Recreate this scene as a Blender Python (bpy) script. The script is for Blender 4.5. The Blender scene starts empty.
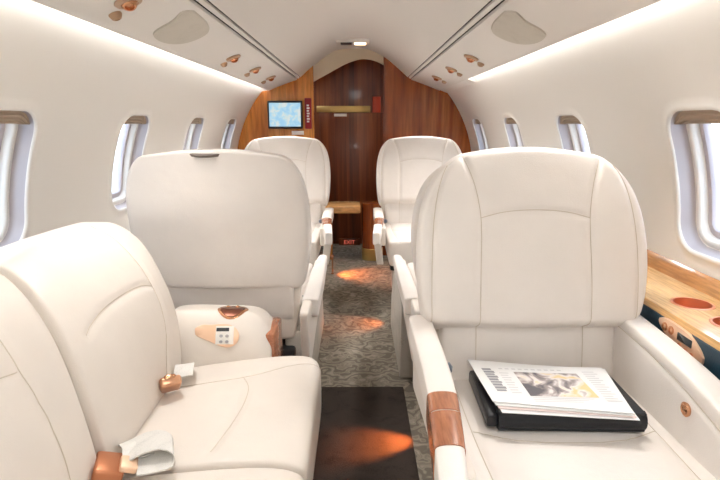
import bpy, bmesh, math, random
import numpy as np
from mathutils import Vector, Matrix
from mathutils.bvhtree import BVHTree
random.seed(4)
S = bpy.context.scene
COL = S.collection
PI = math.pi

# ------------------------------------------------------------------ materials
def new_mat(name):
    m = bpy.data.materials.new(name); m.use_nodes = True
    nt = m.node_tree; nt.nodes.clear()
    out = nt.nodes.new('ShaderNodeOutputMaterial')
    b = nt.nodes.new('ShaderNodeBsdfPrincipled')
    nt.links.new(b.outputs[0], out.inputs[0])
    return m, nt, b, out

def plain(name, col, rough=.5, metal=0, coat=0, spec=.5):
    m, nt, b, o = new_mat(name)
    b.inputs['Base Color'].default_value = (*col, 1)
    b.inputs['Roughness'].default_value = rough
    b.inputs['Metallic'].default_value = metal
    b.inputs['Coat Weight'].default_value = coat
    b.inputs['Specular IOR Level'].default_value = spec
    return m

def ramp(nt, stops):
    r = nt.nodes.new('ShaderNodeValToRGB')
    e = r.color_ramp.elements
    while len(e) < len(stops): e.new(.5)
    for k, (p, c) in zip(e, stops): k.position = p; k.color = (*c, 1)
    return r

def mapping(nt, scale):
    tc = nt.nodes.new('ShaderNodeTexCoord'); mp = nt.nodes.new('ShaderNodeMapping')
    mp.inputs['Scale'].default_value = scale
    nt.links.new(tc.outputs['Object'], mp.inputs[0]); return mp

def noise(nt, vec, scale, detail=4, dist=0):
    n = nt.nodes.new('ShaderNodeTexNoise'); n.inputs['Scale'].default_value = scale
    n.inputs['Detail'].default_value = detail; n.inputs['Distortion'].default_value = dist
    nt.links.new(vec.outputs[0], n.inputs['Vector']); return n

def bump(nt, b, h, strength, dist=.002):
    k = nt.nodes.new('ShaderNodeBump'); k.inputs['Strength'].default_value = strength
    k.inputs['Distance'].default_value = dist
    nt.links.new(h, k.inputs['Height']); nt.links.new(k.outputs[0], b.inputs['Normal'])

def leather(name, col, rough=.42):
    m, nt, b, o = new_mat(name)
    mp = mapping(nt, (1, 1, 1))
    n = noise(nt, mp, 9, 3)
    c2 = tuple(x * .95 for x in col)
    r = ramp(nt, [(.3, c2), (.7, col)])
    nt.links.new(n.outputs[0], r.inputs[0]); nt.links.new(r.outputs[0], b.inputs['Base Color'])
    b.inputs['Roughness'].default_value = rough
    b.inputs['Specular IOR Level'].default_value = .4
    n2 = noise(nt, mp, 420, 2); n3 = noise(nt, mp, 14, 2)
    a = nt.nodes.new('ShaderNodeMath'); a.operation = 'MULTIPLY_ADD'; a.inputs[1].default_value = 5
    nt.links.new(n3.outputs[0], a.inputs[0]); nt.links.new(n2.outputs[0], a.inputs[2])
    bump(nt, b, a.outputs[0], .35, .0012)
    return m

def wood(name, dark, mid, light, scale, rough=.16, coat=.6, fine=60):
    m, nt, b, o = new_mat(name)
    mp = mapping(nt, scale)
    n = noise(nt, mp, 1.0, 5, .6)
    r = ramp(nt, [(.28, dark), (.5, mid), (.74, light)])
    nt.links.new(n.outputs[0], r.inputs[0])
    n2 = noise(nt, mp, fine / 8, 3, .2)
    r2 = ramp(nt, [(.35, (.72, .72, .72)), (.6, (1, 1, 1))])
    nt.links.new(n2.outputs[0], r2.inputs[0])
    mx = nt.nodes.new('ShaderNodeMix'); mx.data_type = 'RGBA'; mx.blend_type = 'MULTIPLY'
    mx.inputs[0].default_value = 1
    nt.links.new(r.outputs[0], mx.inputs[6]); nt.links.new(r2.outputs[0], mx.inputs[7])
    nt.links.new(mx.outputs[2], b.inputs['Base Color'])
    b.inputs['Roughness'].default_value = rough
    b.inputs['Coat Weight'].default_value = coat; b.inputs['Coat Roughness'].default_value = .06
    return m

def emit(name, col, strength):
    m = bpy.data.materials.new(name); m.use_nodes = True; nt = m.node_tree; nt.nodes.clear()
    o = nt.nodes.new('ShaderNodeOutputMaterial'); e = nt.nodes.new('ShaderNodeEmission')
    e.inputs[0].default_value = (*col, 1); e.inputs[1].default_value = strength
    nt.links.new(e.outputs[0], o.inputs[0]); return m

def carpet_mat():
    m, nt, b, o = new_mat('carpet_damask')
    mp = mapping(nt, (1, 1, 1))
    n0 = noise(nt, mp, 7, 3, 1.8)
    v = nt.nodes.new('ShaderNodeTexWave'); v.wave_type = 'RINGS'
    v.inputs['Scale'].default_value = 4.5; v.inputs['Distortion'].default_value = 18
    v.inputs['Detail'].default_value = 2; v.inputs['Detail Scale'].default_value = 2.4
    nt.links.new(mp.outputs[0], v.inputs['Vector'])
    a = nt.nodes.new('ShaderNodeMath'); a.operation = 'MULTIPLY'
    nt.links.new(n0.outputs[0], a.inputs[0]); nt.links.new(v.outputs[1], a.inputs[1])
    r = ramp(nt, [(.10, (.18, .155, .125)), (.24, (.33, .295, .235)), (.36, (.225, .195, .155)), (.55, (.36, .32, .26))])
    nt.links.new(a.outputs[0], r.inputs[0]); nt.links.new(r.outputs[0], b.inputs['Base Color'])
    b.inputs['Roughness'].default_value = .95; b.inputs['Specular IOR Level'].default_value = .1
    n2 = noise(nt, mp, 500, 2); bump(nt, b, n2.outputs[0], .8, .004)
    return m

def fabric_mat(name, c1, c2, sc=300):
    m, nt, b, o = new_mat(name)
    mp = mapping(nt, (1, 1, 1)); n = noise(nt, mp, sc, 2); n0 = noise(nt, mp, 14, 4, 1)
    a = nt.nodes.new('ShaderNodeMath'); a.operation = 'ADD'
    nt.links.new(n.outputs[0], a.inputs[0]); nt.links.new(n0.outputs[0], a.inputs[1])
    r = ramp(nt, [(.75 / 2 + .3, c1), (.62 + .4, c2)])
    nt.links.new(a.outputs[0], r.inputs[0]); nt.links.new(r.outputs[0], b.inputs['Base Color'])
    b.inputs['Roughness'].default_value = .9; b.inputs['Specular IOR Level'].default_value = .15
    bump(nt, b, n.outputs[0], .5, .002)
    return m

def glass_mat():
    m = bpy.data.materials.new('window_acrylic'); m.use_nodes = True; nt = m.node_tree; nt.nodes.clear()
    o = nt.nodes.new('ShaderNodeOutputMaterial')
    t = nt.nodes.new('ShaderNodeBsdfTransparent'); t.inputs[0].default_value = (.94, .97, 1, 1)
    g = nt.nodes.new('ShaderNodeBsdfGlossy'); g.inputs['Roughness'].default_value = .03
    mx = nt.nodes.new('ShaderNodeMixShader')
    mx.inputs[0].default_value = .05
    nt.links.new(t.outputs[0], mx.inputs[1]); nt.links.new(g.outputs[0], mx.inputs[2])
    nt.links.new(mx.outputs[0], o.inputs[0]); return m

def screen_mat():
    m = bpy.data.materials.new('map_screen'); m.use_nodes = True; nt = m.node_tree; nt.nodes.clear()
    o = nt.nodes.new('ShaderNodeOutputMaterial'); e = nt.nodes.new('ShaderNodeEmission')
    mp = mapping(nt, (1, 1, 1)); n = noise(nt, mp, 22, 3, .6)
    r = ramp(nt, [(.40, (.42, .70, .93)), (.52, (.55, .80, .93)), (.58, (.72, .83, .80)), (.68, (.80, .84, .84))])
    nt.links.new(n.outputs[0], r.inputs[0]); nt.links.new(r.outputs[0], e.inputs[0])
    e.inputs[1].default_value = .48
    nt.links.new(e.outputs[0], o.inputs[0]); return m

def photo_mat():
    m, nt, b, o = new_mat('newsprint_picture')
    mp = mapping(nt, (1, 1, 1)); n = noise(nt, mp, 26, 3, .8)
    r = ramp(nt, [(.36, (.13, .12, .13)), (.47, (.36, .31, .30)), (.55, (.75, .70, .68)), (.66, (.70, .56, .30))])
    sp_ = nt.nodes.new('ShaderNodeSeparateXYZ'); nt.links.new(mp.outputs[0], sp_.inputs[0])
    ad = nt.nodes.new('ShaderNodeMath'); ad.operation = 'MULTIPLY_ADD'; ad.inputs[1].default_value = 1.6
    nt.links.new(sp_.outputs[0], ad.inputs[0]); nt.links.new(n.outputs[0], ad.inputs[2])
    nt.links.new(ad.outputs[0], r.inputs[0]); nt.links.new(r.outputs[0], b.inputs['Base Color'])
    b.inputs['Roughness'].default_value = .8; return m

CREAM = (.80, .753, .708)
M = dict(
    leather=leather('cream_leather', CREAM),
    sofa=leather('sofa_leather', (.735, .68, .62)),
    shell=leather('seat_shell_leather', (.77, .715, .65), .5),
    thread=plain('tan_stitch_thread', (.58, .51, .42), .8),
    wall=plain('ivory_sidewall', (.80, .775, .735), .55, spec=.3),
    ceil=plain('headliner', (.76, .725, .68), .6, spec=.3),
    header=plain('shaded_header', (.66, .56, .42), .6, spec=.3),  # cream header toned down to tan: its shadow is put into the colour
    lining=plain('window_lining', (.42, .385, .40), .5),  # window reveal darkened: the shade of the recess is put into the colour
    gasket=plain('window_gasket', (.50, .45, .47), .5),
    shade=plain('pleated_shade', (.40, .31, .23), .7),
    grille=fabric_mat('speaker_cloth', (.55, .51, .44), (.61, .57, .50), 600),
    groove=plain('dark_rail_gap', (.02, .015, .012), .7),
    strip=plain('rail_strip', (.62, .56, .49), .4),
    carpet=carpet_mat(),
    skirt=fabric_mat('grey_skirt_fabric', (.36, .34, .30), (.52, .49, .44)),
    mat=fabric_mat('dark_mat', (.018, .014, .012), (.045, .034, .028)),
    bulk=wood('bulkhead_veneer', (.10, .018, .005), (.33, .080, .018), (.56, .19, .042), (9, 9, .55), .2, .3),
    bulk_lit=wood('lit_bulkhead_veneer', (.36, .10, .018), (.66, .24, .048), (.84, .40, .10), (9, 9, .8), .2, .3),  # same veneer as bulk, brightened: lamp light is put into the colour
    dark_wood=wood('dark_veneer', (.045, .009, .003), (.19, .042, .012), (.40, .125, .038), (14, 14, .4), .32, .12),
    oak=wood('ledge_veneer', (.62, .33, .11), (.76, .46, .19), (.85, .58, .29), (22, 2.2, 22), .2, .5),
    honey=wood('table_veneer', (.66, .34, .12), (.78, .45, .18), (.85, .54, .25), (2.5, 9, 9), .25, .4),
    rim=wood('rim_veneer', (.42, .17, .05), (.55, .25, .08), (.62, .32, .12), (20, 2, 20), .2, .5),
    inlay=wood('armrest_veneer', (.32, .105, .05), (.45, .175, .085), (.54, .24, .13), (30, 4, 30), .22, .5),
    copper=plain('copper', (.66, .34, .19), .25, 1),
    copper_soft=plain('brushed_copper', (.86, .60, .42), .42, .55),
    buckle_light=plain('copper_buckle', (.66, .36, .22), .3, .8),
    buckle=plain('brown_copper_buckle', (.50, .20, .10), .35, .7),
    well=plain('shaded_copper_well', (.16, .05, .025), .3, .6),
    cup=plain('copper_cup', (.74, .33, .19), .32, .75),
    navy=leather('navy_leather', (.010, .040, .066), .4),
    black=leather('black_folder_leather', (.012, .013, .016), .32),
    grip=plain('brown_leather_grip', (.16, .13, .11), .6),
    dark=plain('dark_plastic', (.02, .02, .022), .4),
    metal=plain('grey_metal', (.45, .45, .47), .35, .9),
    web=fabric_mat('belt_webbing', (.55, .55, .53), (.72, .71, .68), 700),
    paper=plain('newsprint', (.80, .80, .80), .85, spec=.1),
    paper_pink=plain('pink_newsprint', (.80, .68, .66), .85, spec=.1),
    ink=plain('newsprint_ink', (.33, .33, .35), .9),
    ink_light=plain('newsprint_body_text', (.62, .62, .63), .9),
    picture=photo_mat(),
    lever=plain('blue_grey_lever', (.10, .12, .16), .35),
    bronze=plain('bronze_fitting', (.46, .30, .19), .35, .7),
    brass=plain('brass', (.60, .43, .16), .35, .8),
    white=plain('white_plastic', (.82, .80, .76), .4),
    red=plain('red_placard', (.30, .012, .018), .35),
    redlamp=plain('red_orange_plastic', (.62, .07, .025), .3),
    exit=emit('exit_letters', (1, .20, .13), .36),
    cove=emit('cove_lamp', (1, .985, .965), 19),
    lens=emit('ceiling_lamp_lens', (1, .72, .45), 2.2),
    spotlens=emit('added_lamp_lens', (1, .45, .16), 4),
    lcd=plain('display_glass', (.03, .035, .04), .2),
    screen=screen_mat(),
    glass=glass_mat(),
    concrete=plain('apron_concrete', (.62, .63, .64), .9),
    hangar=plain('hangar_sheet', (.70, .74, .80), .7),
    hangar_dark=plain('hangar_door_sheet', (.42, .50, .60), .7),
)

# ------------------------------------------------------------------ object helpers
def link(name, me, mat, parent=None):
    o = bpy.data.objects.new(name, me); COL.objects.link(o)
    if mat is not None:
        me.materials.clear(); me.materials.append(M[mat] if isinstance(mat, str) else mat)
    if parent is not None: o.parent = parent
    return o

def smooth(me, ang=None):
    for p in me.polygons: p.use_smooth = True
    if ang is not None:
        try: me.set_sharp_from_angle(angle=math.radians(ang))
        except Exception: pass

def thing(name, label, cat, loc=(0, 0, 0), rz=0, group=None):
    o = bpy.data.objects.new(name, None); COL.objects.link(o)
    o.empty_display_size = .05
    o.location = loc; o.rotation_euler = (0, 0, rz)
    tag(o, label, cat, group); return o

def tag(o, label, cat, group=None):
    o['label'] = label; o['category'] = cat
    if group: o['group'] = group
    return o

def struct(o): o['kind'] = 'structure'; return o

def off(parent):
    return Vector(parent.location) if parent is not None else Vector((0, 0, 0))

def mesh(name, verts, faces, mat, parent=None, world=False, sm=None, recalc=True):
    me = bpy.data.meshes.new(name)
    if world and parent is not None:
        L = Vector((0, 0, 0)); p = parent
        while p is not None: L += Vector(p.location); p = p.parent
        verts = [Vector(v) - L for v in verts]
    me.from_pydata([tuple(v) for v in verts], [], faces)
    if recalc:
        bm = bmesh.new(); bm.from_mesh(me); bmesh.ops.recalc_face_normals(bm, faces=bm.faces); bm.to_mesh(me); bm.free()
    if sm is not None: smooth(me, sm)
    me.update()
    return link(name, me, mat, parent)

def box(name, lo, hi, mat, parent=None, bev=.004, seg=2, world=False, rot=None):
    bm = bmesh.new(); bmesh.ops.create_cube(bm, size=1)
    c = [(a + b) / 2 for a, b in zip(lo, hi)]; d = [abs(b - a) for a, b in zip(lo, hi)]
    for v in bm.verts: v.co = Vector((v.co.x * d[0], v.co.y * d[1], v.co.z * d[2]))
    if bev: bmesh.ops.bevel(bm, geom=bm.edges[:], offset=min(bev, min(d) * .45), segments=seg, profile=.5, affect='EDGES')
    if rot is not None: bmesh.ops.rotate(bm, verts=bm.verts, cent=(0, 0, 0), matrix=rot)
    L = Vector((0, 0, 0))
    if world:
        p = parent
        while p is not None: L += Vector(p.location); p = p.parent
    bmesh.ops.translate(bm, verts=bm.verts, vec=Vector(c) - L)
    me = bpy.data.meshes.new(name); bm.to_mesh(me); bm.free(); smooth(me, 40)
    return link(name, me, mat, parent)

def prism(name, poly, axis, a, b, mat, parent=None, bev=0, world=False):
    """extrude a 2-D polygon along axis (0,1,2) from a to b"""
    def mk(p, t):
        q = list(p); q.insert(axis, t); return q
    n = len(poly)
    vs = [mk(p, a) for p in poly] + [mk(p, b) for p in poly]
    fs = [list(range(n))[::-1], list(range(n, 2 * n))] + [[i, (i + 1) % n, n + (i + 1) % n, n + i] for i in range(n)]
    o = mesh(name, vs, fs, mat, parent, world)
    if bev:
        bm = bmesh.new(); bm.from_mesh(o.data)
        ed = [e for e in bm.edges if len(e.link_faces) == 2 and e.calc_face_angle(0) > .6]
        bmesh.ops.bevel(bm, geom=ed, offset=bev, segments=2, profile=.5, affect='EDGES'); bm.to_mesh(o.data); bm.free()
    smooth(o.data, 35); return o

def tube(name, paths, r, mat, parent=None, seg=6):
    vs, fs = [], []
    for pts in paths:
        pts = [Vector(p) for p in pts]
        if len(pts) < 2: continue
        base = len(vs); up = None
        for i, p in enumerate(pts):
            t = (pts[min(i + 1, len(pts) - 1)] - pts[max(i - 1, 0)]).normalized()
            if up is None: up = t.orthogonal().normalized()
            up = (up - t * up.dot(t))
            up = up.normalized() if up.length > 1e-6 else t.orthogonal().normalized()
            w = t.cross(up)
            for k in range(seg):
                a = 2 * PI * k / seg
                vs.append(p + (up * math.cos(a) + w * math.sin(a)) * r)
        for i in range(len(pts) - 1):
            for k in range(seg):
                a, b2 = base + i * seg + k, base + i * seg + (k + 1) % seg
                fs.append([a, b2, b2 + seg, a + seg])
        fs.append([base + k for k in range(seg)][::-1]); e = base + (len(pts) - 1) * seg
        fs.append([e + k for k in range(seg)])
    return mesh(name, vs, fs, mat, parent, sm=60)

def lathe(name, prof, mat, parent=None, loc=(0, 0, 0), axis=(0, 0, 1), n=24, sx=1, sy=1):
    """prof: list of (r, h); revolved about the axis placed at loc"""
    q = Vector((0, 0, 1)).rotation_difference(Vector(axis)); L = Vector(loc)
    vs, fs = [], []
    for r, h in prof:
        for k in range(n):
            a = 2 * PI * k / n
            vs.append(L + q @ Vector((r * math.cos(a) * sx, r * math.sin(a) * sy, h)))
    for i in range(len(prof) - 1):
        for k in range(n):
            a, b = i * n + k, i * n + (k + 1) % n
            fs.append([a, b, b + n, a + n])
    fs.append(list(range(n))[::-1]); e = (len(prof) - 1) * n; fs.append([e + k for k in range(n)])
    return mesh(name, vs, fs, mat, parent, sm=40)

def softbox(name, us, vs_, ws, fn, mat, parent=None, lev=3):
    idx, V, F = {}, [], []
    nu, nv, nw = len(us), len(vs_), len(ws)
    def g(i, j, k):
        if (i, j, k) not in idx:
            idx[(i, j, k)] = len(V); V.append(fn(us[i], vs_[j], ws[k]))
        return idx[(i, j, k)]
    for i in range(nu - 1):
        for j in range(nv - 1):
            for k in (0, nw - 1): F.append([g(i, j, k), g(i + 1, j, k), g(i + 1, j + 1, k), g(i, j + 1, k)])
    for i in range(nu - 1):
        for k in range(nw - 1):
            for j in (0, nv - 1): F.append([g(i, j, k), g(i + 1, j, k), g(i + 1, j, k + 1), g(i, j, k + 1)])
    for j in range(nv - 1):
        for k in range(nw - 1):
            for i in (0, nu - 1): F.append([g(i, j, k), g(i, j + 1, k), g(i, j + 1, k + 1), g(i, j, k + 1)])
    o = mesh(name, V, F, mat, parent)
    md = o.modifiers.new('s', 'SUBSURF'); md.levels = lev; md.render_levels = lev
    bpy.context.view_layer.update()
    dg = bpy.context.evaluated_depsgraph_get()
    me = bpy.data.meshes.new_from_object(o.evaluated_get(dg))
    o.modifiers.clear(); old = o.data; o.data = me; me.name = name; bpy.data.meshes.remove(old)
    smooth(me)
    return o

def dense(pts, step=.006):
    """Catmull-Rom through the points, resampled finely"""
    P = [Vector(p) for p in pts]; out = []
    for i in range(len(P) - 1):
        p0, p1, p2, p3 = P[max(i - 1, 0)], P[i], P[i + 1], P[min(i + 2, len(P) - 1)]
        n = max(2, int((p2 - p1).length / step))
        for k in range(n):
            t = k / n
            out.append(.5 * ((2 * p1) + (p2 - p0) * t + (2 * p0 - 5 * p1 + 4 * p2 - p3) * t * t + (3 * p1 - p0 - 3 * p2 + p3) * t ** 3))
    out.append(P[-1]); return out

def seams(o, lines, d, depth=.0035, width=.0065, r=.0009, thread=True, name='seam'):
    """press grooves into the mesh along lines projected along d, and lay stitching in them"""
    me = o.data; d = Vector(d).normalized(); e1 = d.orthogonal().normalized(); e2 = d.cross(e1)
    n = len(me.vertices)
    co = np.empty(n * 3); me.vertices.foreach_get('co', co); co = co.reshape(-1, 3)
    no = np.empty(n * 3); me.vertex_normals.foreach_get('vector', no); no = no.reshape(-1, 3)
    E1, E2, D = np.array(e1), np.array(e2), np.array(d)
    p2 = np.stack([co @ E1, co @ E2], 1); face = (no @ -D) > .12
    lines = [dense(l) for l in lines]
    best = np.full(n, 9.)
    for l in lines:
        q = np.array([[v.dot(e1), v.dot(e2)] for v in l])
        for a, b in zip(q[:-1:2], q[2::2] if len(q) > 2 else q[1:]):
            ab = b - a; t = np.clip(((p2 - a) @ ab) / max(ab @ ab, 1e-12), 0, 1)
            best = np.minimum(best, np.linalg.norm(p2 - a - t[:, None] * ab, axis=1))
    dsp = depth * np.exp(-(best / width) ** 2) * face
    co -= no * dsp[:, None]
    me.vertices.foreach_set('co', co.ravel()); me.update()
    if thread:
        bm = bmesh.new(); bm.from_mesh(me); bv = BVHTree.FromBMesh(bm); bm.free()
        paths = []
        for l in lines:
            cur = []
            for v in l:
                hit = bv.ray_cast(v - d * 1.5, d)
                if hit[0] is not None and hit[1].dot(-d) > .1: cur.append(hit[0] + hit[1] * (r * .35))
                else:
                    if len(cur) > 2: paths.append(cur)
                    cur = []
            if len(cur) > 2: paths.append(cur)
        for q in paths: tube(name, [q], r, 'thread', o, 5)

def lerp(a, b, t): return a + (b - a) * t
def pw(x, tab):
    if x <= tab[0][0]: return tab[0][1]
    for (a, b), (c, d) in zip(tab, tab[1:]):
        if x <= c: return lerp(b, d, (x - a) / (c - a))
    return tab[-1][1]

def light(name, kind, loc, energy, col=(1, 1, 1), aim=None, **k):
    l = bpy.data.lights.new(name, kind); l.energy = energy; l.color = col
    for a, v in k.items(): setattr(l, a, v)
    o = bpy.data.objects.new(name, l); COL.objects.link(o); o.location = loc
    if aim is not None: o.rotation_euler = (Vector(aim) - Vector(loc)).to_track_quat('-Z', 'Y').to_euler()
    return o

# ------------------------------------------------------------------ cabin shell
R0, ZC = .887, .655           # circular fuselage section
Y0, Y1 = -1.0, 4.34           # aft wall, forward wall
YB = 3.93                     # forward bulkhead
def sect(s, r=0.0, side=1):
    a = s / R0
    return (side * (R0 + r) * math.cos(a), ZC + (R0 + r) * math.sin(a))
S_LO = -R0 * math.asin(ZC / R0); S_HI = .80
WIN_S, WIN_W, WIN_H, WIN_R = .208, .255, .362, .070
WIN_DY = {-1: .035, 1: 0.0}
WIN_Y = [-.285, .475, 1.235, 1.995, 2.755, 3.515]

def rrect_sdf(x, y, w, h, r):
    qx, qy = abs(x) - w / 2 + r, abs(y) - h / 2 + r
    return math.hypot(max(qx, 0), max(qy, 0)) + min(max(qx, qy), 0) - r
def rrect_hit(dx, dy, w, h, r):
    lo, hi = 0, 2
    for _ in range(40):
        m = (lo + hi) / 2
        if rrect_sdf(dx * m, dy * m, w, h, r) < 0: lo = m
        else: hi = m
    return dx * lo, dy * lo
def ring_dirs(y0, y1, s0, s1, n):
    b = []
    for k in range(n): b.append((lerp(y0, y1, k / n), s0))
    for k in range(n): b.append((y1, lerp(s0, s1, k / n)))
    for k in range(n): b.append((lerp(y1, y0, k / n), s1))
    for k in range(n): b.append((y0, lerp(s1, s0, k / n)))
    return b

def make_wall(name, side):
    V, F = [], []
    def put(y, s, r): x, z = sect(s, r, side); V.append((x, y, z)); return len(V) - 1
    def strip(y0, y1, s0, s1, ny, ns):
        g = [[put(lerp(y0, y1, i / ny), lerp(s0, s1, j / ns), 0) for j in range(ns + 1)] for i in range(ny + 1)]
        for i in range(ny):
            for j in range(ns): F.append([g[i][j], g[i + 1][j], g[i + 1][j + 1], g[i][j + 1]])
    n = 20; hw = .38; s0, s1 = WIN_S - .30, WIN_S + .34
    LINE = set()
    for yc in WIN_Y:
        yc += WIN_DY[side]
        out = ring_dirs(yc - hw, yc + hw, s0, s1, n); rings = []
        def hole(offs):
            return [rrect_hit(*((Vector((y - yc, s - WIN_S))).normalized()), WIN_W + 2 * offs, WIN_H + 2 * offs, WIN_R + offs) for y, s in out]
        h0 = hole(.035)
        for t in (0, .2, .4, .6, .8):
            rings.append([put(lerp(y, yc + h[0], t), lerp(s, WIN_S + h[1], t), 0) for (y, s), h in zip(out, h0)])
        for offs, r in ((.035, 0), (.016, -.0005), (.012, -.004), (.006, -.0055), (.001, -.004), (0, .002), (-.003, .020), (-.007, .038), (-.010, .040), (-.013, .036), (-.022, .036), (-.026, .041), (-.030, .060), (-.033, .075)):
            rings.append([put(yc + h[0], WIN_S + h[1], r) for h in hole(offs)])
        for ri, (a, b) in enumerate(zip(rings, rings[1:])):
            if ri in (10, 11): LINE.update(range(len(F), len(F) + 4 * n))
            for k in range(4 * n): F.append([a[k], a[(k + 1) % (4 * n)], b[(k + 1) % (4 * n)], b[k]])
        strip(yc - hw, yc + hw, S_LO, s0, n, 14); strip(yc - hw, yc + hw, s1, S_HI, n, 8)
    ya, yb = WIN_Y[0] - hw + WIN_DY[side], WIN_Y[-1] + hw + WIN_DY[side]
    strip(Y0, ya, S_LO, s0, 8, 14); strip(Y0, ya, s0, s1, 8, n); strip(Y0, ya, s1, S_HI, 8, 8)
    strip(yb, Y1 + .05, S_LO, s0, 8, 14); strip(yb, Y1 + .05, s0, s1, 8, n); strip(yb, Y1 + .05, s1, S_HI, 8, 8)
    me_o = mesh(name, V, F, 'wall', None, recalc=False)
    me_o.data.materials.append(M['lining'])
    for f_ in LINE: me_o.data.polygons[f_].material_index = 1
    bm = bmesh.new(); bm.from_mesh(me_o.data); bmesh.ops.remove_doubles(bm, verts=bm.verts, dist=1e-5)
    bmesh.ops.recalc_face_normals(bm, faces=bm.faces); bm.to_mesh(me_o.data); bm.free(); smooth(me_o.data)
    return struct(me_o)
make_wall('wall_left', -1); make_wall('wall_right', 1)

def make_window(i, yc, side):
    n = 16
    def loop(offs, r):
        b = ring_dirs(yc - .2, yc + .2, WIN_S - .25, WIN_S + .25, n); L = []
        for y, s in b:
            h = rrect_hit(*Vector((y - yc, s - WIN_S)).normalized(), WIN_W + 2 * offs, WIN_H + 2 * offs, WIN_R + offs)
            x, z = sect(WIN_S + h[1], r, side); L.append((x, yc + h[0], z))
        return L
    N = 4 * n
    def rings(name, prof, mat, parent, cap=False):
        V, F = [], []
        for p in prof: V += loop(*p)
        for a in range(len(prof) - 1):
            for k in range(N): F.append([a * N + k, a * N + (k + 1) % N, (a + 1) * N + (k + 1) % N, (a + 1) * N + k])
        if cap: F.append(list(range(N))); F.append([(len(prof) - 1) * N + k for k in range(N)])
        return mesh(name, V, F, mat, parent, sm=50)
    # gasket ring is the window itself; pane and shade are its parts
    w = rings('window_%d' % i, [(-.026, .062), (-.030, .056), (-.044, .056), (-.048, .062), (-.048, .074), (-.026, .074)], 'gasket', None)
    struct(w)
    rings('pane', [(-.040, .066), (-.040, .070)], 'glass', w, True)
    # shade cassette: pleated shade pulled up under the top of the opening
    V, F = [], []
    rows = []
    prof = []
    for k in range(7): prof.append((.010 + .004 * (k % 2), .176 - k * .0055))
    prof = [(.034, .176)] + prof + [(.034, .143)]
    for y in np.linspace(-.119, .119, 17):
        drop = max(0, .070 - math.sqrt(max(0, .070 ** 2 - max(0, abs(y) - .0575) ** 2)))
        rows.append([(*sect(WIN_S + s - min(drop, max(0, s - .141)), r, side), yc + y) for r, s in prof])
    for rr in rows:
        for x, z, y in rr: V.append((x, y, z))
    m = len(prof)
    for a in range(16):
        for k in range(m): F.append([a * m + k, (a + 1) * m + k, (a + 1) * m + (k + 1) % m, a * m + (k + 1) % m])
    F.append(list(range(m))); F.append([16 * m + k for k in range(m)])
    mesh('shade', V, F, 'shade', w, sm=30)
i = 1
for side in (-1, 1):
    for yc in WIN_Y:
        make_window(i, yc + WIN_DY[side], side); i += 1

# floor + carpet
struct(box('floor', (-.62, Y0, -.04), (.62, Y1 + .02, 0), 'carpet', bev=0))
# dark runner mat
m_ = box('floor_mat', (-.117, .30, 0.0), (.198, 1.845, .006), 'mat', bev=.002)
tag(m_, 'dark brown runner mat covering the near half of the aisle carpet', 'mat')

# ceiling
CT = [(0, 1.533), (.07, 1.530), (.13, 1.518), (.19, 1.489), (.25, 1.447), (.32, 1.390), (.387, 1.331)]
def ceil_z(x): return pw(abs(x), CT)
def psu(x): return 1.308 - .36 * (abs(x) - .43)
def sheet(name, fn, ya, yb, mat, ny=2, th=.012, sm=40):
    """fn: list of (x,z) section, thickened upward"""
    pts = fn; n = len(pts)
    poly = [(x, z) for x, z in pts] + [(x, z + th) for x, z in pts[::-1]]
    vs = [(x, y, z) for y in (ya, yb) for x, z in poly]
    k = len(poly)
    fs = [list(range(k)), list(range(k, 2 * k))] + [[a, (a + 1) % k, k + (a + 1) % k, k + a] for a in range(k)]
    return mesh(name, vs, fs, mat, None, sm=sm)
cx = [(-.387 + .774 * k / 40) for k in range(41)]
def cz(x):
    # smooth version of the table
    return sum(ceil_z(x + d) for d in (-.03, -.015, 0, .015, .03)) / 5 if abs(x) < .34 else ceil_z(x)
struct(sheet('ceiling', [(x, cz(x)) for x in cx], Y0, Y1 + .02, 'ceil', th=.02, sm=60))
ti = 1
for s in (-1, 1):
    # narrow rail strip between two dark gaps, then the long service panel with its lip over the cove
    struct(sheet('trim_%d' % ti, [(s * .3965, 1.327), (s * .4065, 1.320)], Y0, YB, 'ceil', th=.008)); ti += 1
    sec = [(s * .416, 1.3125), (s * .50, psu(.50) + .001), (s * .56, psu(.56)), (s * .60, psu(.60) - .002), (s * .622, psu(.622) - .001), (s * .628, psu(.628) + .006)]
    struct(sheet('trim_%d' % ti, sec, Y0, YB, 'ceil', th=.010, sm=60)); ti += 1
    # dark channel behind the gaps
    struct(sheet('trim_%d' % ti, [(s * .3855, 1.336), (s * .3855, 1.365), (s * .426, 1.345), (s * .426, 1.310)], Y0, YB, 'groove', th=.001)); ti += 1
    # cavity back so that the cove is closed above
    struct(sheet('trim_%d' % ti, [(s * .427, 1.345), (s * .56, 1.352)], Y0, YB, 'wall', th=.006)); ti += 1

for s, nm, ye in ((-1, 'left', YB), (1, 'right', 2.95)):
    c = prism('cove_light', [(s * .585, 1.272), (s * .607, 1.264), (s * .612, 1.270), (s * .590, 1.280)], 1, Y0 + .02, ye, 'cove')
    tag(c, 'long glowing cove light strip above the %s windows' % ('near left' if s < 0 else 'right'), 'light', None)
    c['label'] = 'white cove light strip above the left row of windows' if s < 0 else 'white cove light strip above the right row of windows'
# closed end of the right cove
struct(prism('trim_%d' % ti, [(.600, 1.250), (.628, 1.240), (.674, 1.222), (.690, 1.232), (.62, 1.30)], 1, 2.97, YB, 'wall')); ti += 1

# aft wall (behind the viewpoint)
def circ_pts(a0, a1, n, r=R0):
    return [(r * math.cos(lerp(a0, a1, k / n)), ZC + r * math.sin(lerp(a0, a1, k / n))) for k in range(n + 1)]
aL = math.asin(-ZC / R0)
struct(prism('wall_back', circ_pts(aL, PI - aL, 40, R0 + .01), 1, Y0 - .03, Y0, 'wall'))

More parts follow.
